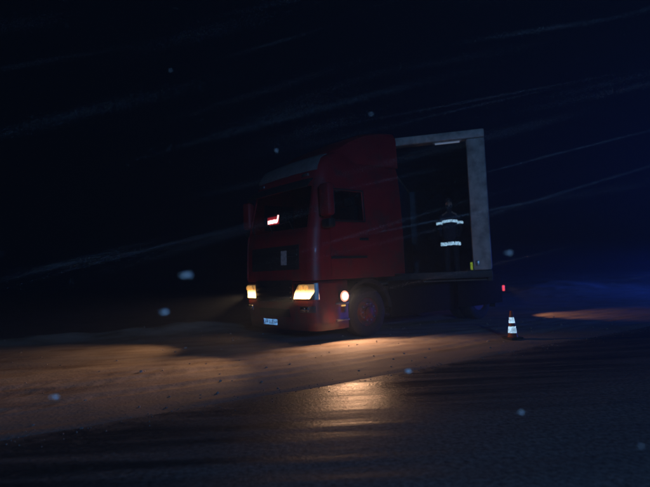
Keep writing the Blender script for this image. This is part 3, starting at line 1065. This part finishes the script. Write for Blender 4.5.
def skin_mesh(name, verts, edges, radii, root, m, parent, sub=2):
    me = bpy.data.meshes.new(name)
    me.from_pydata(verts, edges, [])
    o = bpy.data.objects.new(name, me)
    COL.objects.link(o)
    sk = o.modifiers.new('skin', 'SKIN')
    sk.use_smooth_shade = True
    for v, r in zip(me.skin_vertices[0].data, radii):
        v.radius = r if isinstance(r, tuple) else (r, r)
    me.skin_vertices[0].data[root].use_root = True
    ss = o.modifiers.new('sub', 'SUBSURF'); ss.levels = sub; ss.render_levels = sub
    me.materials.append(M[m])
    o.parent = parent
    return o


K = 1.06
def sc(v): return tuple(c * K for c in v)
# x forward, y left, z up
V = [(0, 0, 0.95), (0, 0, 1.12), (0, 0, 1.30), (0, 0, 1.44), (0.01, 0, 1.53), (0.02, 0, 1.62), (0.03, 0, 1.72),
     (0, .18, 1.40), (-0.07, .275, 1.15), (-0.14, .19, 0.97), (-0.165, .13, 0.93),
     (0, -.18, 1.40), (-0.07, -.275, 1.15), (-0.14, -.19, 0.97), (-0.165, -.13, 0.93),
     (0, .10, 0.86), (0.02, .115, 0.50), (-0.01, .12, 0.10), (0.04, .12, 0.05), (0.17, .13, 0.04),
     (0, -.10, 0.86), (0.02, -.115, 0.50), (-0.01, -.12, 0.10), (0.04, -.12, 0.05), (0.17, -.13, 0.04)]
E = [(0, 1), (1, 2), (2, 3), (3, 4), (4, 5), (5, 6), (3, 7), (7, 8), (8, 9), (9, 10), (3, 11), (11, 12), (12, 13), (13, 14), (0, 15), (15, 16), (16, 17), (17, 18), (18, 19), (0, 20), (20, 21), (21, 22), (22, 23), (23, 24)]
Rr = [(.15, .11), (.14, .105), (.15, .115), (.11, .09), .058, .085, .075, .068, .05, .038, .036, .068, .05, .038, .036, .088, .062, .042, .05, .045, .088, .062, .042, .05, .045]
# hands: palm and five fingers each
def hand(base, sg):
    bx, by, bz = base
    i0 = len(V)
    V.append((bx + 0.015, by, bz - 0.07)); E.append((10 if sg > 0 else 14, i0)); Rr.append((.030, .018))
    for k, (dx, ln) in enumerate(((0.030, .075), (0.010, .085), (-0.010, .08), (-0.028, .06))):
        a = len(V)
        V.append((bx + 0.015 + dx, by, bz - 0.105)); E.append((i0, a)); Rr.append(.0095)
        V.append((bx + 0.02 + dx, by - sg * 0.012, bz - 0.105 - ln * 0.55)); E.append((a, a + 1)); Rr.append(.009)
        V.append((bx + 0.018 + dx, by - sg * 0.03, bz - 0.105 - ln)); E.append((a + 1, a + 2)); Rr.append(.0075)
    a = len(V)
    V.append((bx + 0.055, by - sg * 0.012, bz - 0.07)); E.append((i0, a)); Rr.append(.012)
    V.append((bx + 0.065, by - sg * 0.022, bz - 0.11)); E.append((a, a + 1)); Rr.append(.010)
hand(V[10], 1)
hand(V[14], -1)
Rr2 = [tuple(c * K for c in r) if isinstance(r, tuple) else r * K for r in Rr]
skin_mesh('body', [sc(v) for v in V], E, Rr2, 0, 'skin', person)
# clothing: jacket over trunk and arms, trousers over hips and legs, boots, cap
JR = [(0.76, .160, .235), (0.90, .152, .215), (1.05, .142, .195), (1.20, .148, .205), (1.32, .150, .215), (1.41, .130, .205), (1.455, .105, .150), (1.50, .075, .085), (1.53, .070, .075)]
q = MB()
rows = []
for z, rx, ry in JR:
    rows.append([(K * rx * math.cos(2 * math.pi * k / 32), K * ry * math.sin(2 * math.pi * k / 32) * (1 + 0.02 * math.sin(k * 1.7 + z * 20)), K * z) for k in range(33)])
q.patch(rows)
for sg in (1, -1):
    q.tube([sc((0, sg * 0.17, 1.40)), sc((0, sg * 0.225, 1.36)), sc((0.0, sg * 0.262, 1.25)), sc((-0.07, sg * 0.28, 1.14)), sc((-0.115, sg * 0.23, 1.04)), sc((-0.15, sg * 0.17, 0.955))], [.075 * K, .086 * K, .080 * K, .072 * K, .067 * K, .060 * K], 16)
jacket = q.build('jacket', 'jacket', person)
TV = [(0, 0, 0.92), (0, .10, 0.84), (0.02, .12, 0.50), (-0.01, .122, 0.12), (0, -.10, 0.84), (0.02, -.12, 0.50), (-0.01, -.122, 0.12)]
TE = [(0, 1), (1, 2), (2, 3), (0, 4), (4, 5), (5, 6)]
skin_mesh('trousers', [sc(v) for v in TV], TE, [(.16 * K, .13 * K), .11 * K, .085 * K, .075 * K, .11 * K, .085 * K, .075 * K], 0, 'trousers', person)
for sg in (1, -1):
    q = MB()
    q.span(-0.09, 0.25, sg * 0.127 - 0.06, sg * 0.127 + 0.06, 0.0, 0.10, 0.04)
    q.lathe([(0.07, 0.06), (0.075, 0.2), (0.07, 0.26)], (-0.01, sg * 0.127, 0), 'Z', 16)
    q.build('boot', 'rubber', person)
# head with face, ears, hair and cap
HZ = 1.68 * K
q = MB()
g = bmesh.ops.create_uvsphere(q.bm, u_segments=24, v_segments=18, radius=1)
for v in g['verts']:
    x, y, z = v.co
    w = 0.078 * (1 - 0.18 * max(0, -z) ** 1.5)
    v.co = Vector((x * 0.098 * (1 - 0.1 * max(0, -z)) + 0.025, y * w, z * 0.122 + HZ))
    if x > 0.8 and abs(y) < 0.25 and -0.35 < z < 0.1:
        v.co.x += 0.018                               # nose
    if x > 0.6 and 0.12 < abs(y) < 0.55 and 0.0 < z < 0.25:
        v.co.x -= 0.010                               # eye sockets
headm = q.build('head', 'skin', person)
for sg in (1, -1):
    q = MB()
    bmesh.ops.create_uvsphere(q.bm, u_segments=10, v_segments=8, radius=0.013)
    bmesh.ops.translate(q.bm, verts=q.bm.verts, vec=(0.105, sg * 0.032, HZ + 0.012))
    q.build('eye', 'hair', headm)
    q = MB()
    q.box((0.02, sg * 0.082, HZ - 0.005), (0.03, 0.016, 0.06), None, 0.006)
    q.build('ear', 'skin', headm)
q = MB()
q.box((0.112, 0, HZ - 0.062), (0.012, 0.048, 0.010), None, 0.004)
q.build('mouth', 'skin', headm)
q = MB()
q.lathe([(0.086, 0.03), (0.092, 0.06), (0.085, 0.11), (0.05, 0.14), (0.01, 0.148)], (0.015, 0, HZ), 'Z', 22)
q.box((0.125, 0, HZ + 0.045), (0.09, 0.13, 0.012), Matrix.Rotation(rad(10), 3, 'Y'), 0.005)
q.build('cap', 'cap', person)
q = MB()
q.lathe([(0.085, -0.24), (0.080, -0.18), (0.084, -0.12), (0.094, -0.06), (0.098, -0.035), (0.092, -0.03)], (0.022, 0, HZ), 'Z', 22)
q.build('neck_warmer', 'cap', person)


def band(name, cx, cy, z, rx, ry, h, parent, a0=0, a1=360, n=40):
    q = MB()
    rows = []
    for zz in np.linspace(z - h / 2, z + h / 2, 4):
        row = []
        for k in range(n + 1):
            a = rad(a0 + (a1 - a0) * k / n)
            wob = 1 + 0.02 * math.sin(a * 7 + z * 9)
            row.append((cx + rx * wob * math.cos(a), cy + ry * wob * math.sin(a), zz + 0.006 * math.sin(a * 3 + z)))
        rows.append(row)
    q.patch(rows)
    return q.build(name, 'retro', parent)



def jr(z):
    zz = [r[0] for r in JR]
    return float(np.interp(z, zz, [r[1] for r in JR])), float(np.interp(z, zz, [r[2] for r in JR]))


for z, h in ((1.285, 0.060), (0.785, 0.075)):
    rx, ry = jr(z)
    band('reflective_band', 0, 0, z * K, rx * K + 0.008, ry * K + (0.008 if z > 1 else 0.03), h * K, jacket)
for sg in (1, -1):
    band('sleeve_band', 0.002, sg * 0.262 * K, 1.25 * K, 0.086 * K, 0.086 * K, 0.055 * K, jacket, n=24)

# ------------------------------------------------------------------ traffic cone
cone = thing('traffic_cone', 'small orange traffic cone with two white sleeves near the rear of the lorry', 'traffic cone', (3.28, 9.03, 0.012), rad(20))
q = MB()
q.box((0, 0, 0.018), (0.26, 0.26, 0.036), None, 0.012)
q.build('base', 'rubber', cone)
prof = [(0.095, 0.036), (0.080, 0.06), (0.026, 0.48), (0.023, 0.50), (0.016, 0.50), (0.016, 0.47)]
q = MB()
q.lathe(prof, (0, 0, 0), 'Z', 32)
q.build('cone_body', 'orange', cone)
def crad(z): return float(np.interp(z, [0.06, 0.48], [0.080, 0.026])) + 0.003
for z0, z1 in ((0.11, 0.225), (0.285, 0.385)):
    q = MB()
    q.lathe([(crad(z0) - 0.003, z0), (crad(z0), z0 + 0.002), (crad(z1), z1 - 0.002), (crad(z1) - 0.003, z1)], (0, 0, 0), 'Z', 32)
    q.build('reflective_sleeve', 'retro_white', cone)

# ------------------------------------------------------------------ falling and wind-driven snow
def tetra(bm_list, faces, p, r):
    i = len(bm_list)
    q = [Vector((random.gauss(0, 1), random.gauss(0, 1), random.gauss(0, 1))).normalized() for _ in range(1)][0]
    rot = q.to_track_quat('Z', 'Y')
    for v in ((0, 0, 1), (0.94, 0, -0.33), (-0.47, 0.82, -0.33), (-0.47, -0.82, -0.33)):
        bm_list.append(tuple(p + rot @ (Vector(v) * r)))
    faces.extend([(i, i + 1, i + 2), (i, i + 2, i + 3), (i, i + 3, i + 1), (i + 1, i + 3, i + 2)])


fv, ff = [], []
for k in range(1500):                                 # loose flakes everywhere
    y = random.uniform(1.5, 16)
    p = Vector((random.uniform(-0.75, 0.75) * y, y, random.uniform(0.05, 1.35 + 0.62 * y)))
    tetra(fv, ff, p, random.uniform(0.0005, 0.0012) * (1 + 0.08 * y))
wisp = []
for g in range(40):                                   # gusts: drawn-out wisps of fine powder along the wind
    y = random.uniform(3.0, 9.0)
    c = np.array([random.uniform(-0.62, 0.75) * y, y, 1.35 + random.uniform(-0.05, 0.60) * y])
    ln = random.uniform(0.08, 0.30) * y
    w = random.choice([0.0012, 0.0020, 0.0034, 0.005]) * y
    d = np.array([1, random.uniform(-0.06, 0.10), random.uniform(0.13, 0.27)])
    d /= np.linalg.norm(d)
    n = int(ln / y * 16000 * (1 + w / y * 240) * random.uniform(0.22, 0.62))
    u = rng.normal(0, 0.55, n) * ln
    P = c + d * u[:, None] + rng.normal(0, 1, (n, 3)) * np.array([w, 3 * w, w])
    P[:, 2] += random.uniform(-0.012, 0.012) * u * u / ln
    rr = rng.uniform(0.00012, 0.00030, n) * (0.3 + y)
    a1 = rng.normal(0, 1, (n, 3)); a1 /= np.linalg.norm(a1, axis=1)[:, None]
    a2 = np.cross(a1, rng.normal(0, 1, (n, 3))); a2 /= np.linalg.norm(a2, axis=1)[:, None]
    wisp.append(np.stack([P + a1 * rr[:, None], P - a1 * rr[:, None] * 0.5 + a2 * rr[:, None] * 0.87, P - a1 * rr[:, None] * 0.5 - a2 * rr[:, None] * 0.87], 1).reshape(-1, 3))
wisp = np.concatenate(wisp)
print('wisp plates', len(wisp) // 3)
wm = bpy.data.meshes.new('blowing_snow')
wm.vertices.add(len(wisp)); wm.vertices.foreach_set('co', wisp.astype(np.float32).ravel())
wm.loops.add(len(wisp)); wm.loops.foreach_set('vertex_index', np.arange(len(wisp), dtype=np.int32))
wm.polygons.add(len(wisp) // 3)
wm.polygons.foreach_set('loop_start', np.arange(0, len(wisp), 3, dtype=np.int32))
wm.update(calc_edges=True)
wm.materials.append(M['flake'])
wo = bpy.data.objects.new('blowing_snow', wm)
COL.objects.link(wo)
wo['kind'] = 'stuff'
for x, y, z, r in ((-0.42, 1.5, 1.36, 0.010), (-0.52, 1.6, 1.245, 0.009), (-0.95, 1.75, 0.96, 0.008), (0.63, 1.7, 0.855, 0.0065), (0.32, 2.1, 0.925, 0.010), (0.66, 1.8, 1.39, 0.008), (-0.2, 2.2, 1.90, 0.006),
                   (0.9, 1.5, 0.8, 0.004), (0.2, 1.9, 1.95, 0.004), (-0.6, 2.0, 2.2, 0.003)):
    for k in range(26):                               # a clump of crystals near the lens
        v = Vector((random.gauss(0, .5), random.gauss(0, .4), random.gauss(0, .36)))
        v.x *= 1.7
        tetra(fv, ff, Vector((x, y, z)) + v * r * 0.75, r * random.uniform(0.22, 0.45))
me = bpy.data.meshes.new('falling_snow')
me.from_pydata(fv, [], ff)
me.materials.append(M['flake'])
o = bpy.data.objects.new('falling_snow', me)
COL.objects.link(o)
o['kind'] = 'stuff'

# ------------------------------------------------------------------ air full of fine snow
HAZE = 0.006
if HAZE > 0:
    hm = bpy.data.materials.new('snowy_air')
    hm.use_nodes = True
    nt = hm.node_tree
    nt.nodes.remove(nt.nodes['Principled BSDF'])
    pv = nt.nodes.new('ShaderNodeVolumePrincipled')
    pv.inputs['Color'].default_value = (0.55, 0.74, 1.0, 1)
    pv.inputs['Density'].default_value = HAZE
    pv.inputs['Anisotropy'].default_value = 0.3
    nt.links.new(pv.outputs[0], nt.nodes['Material Output'].inputs['Volume'])
    q = MB()
    q.span(-320, 320, -320, 320, -3.5, 12)
    q.build('haze', hm, None, False, 'stuff')
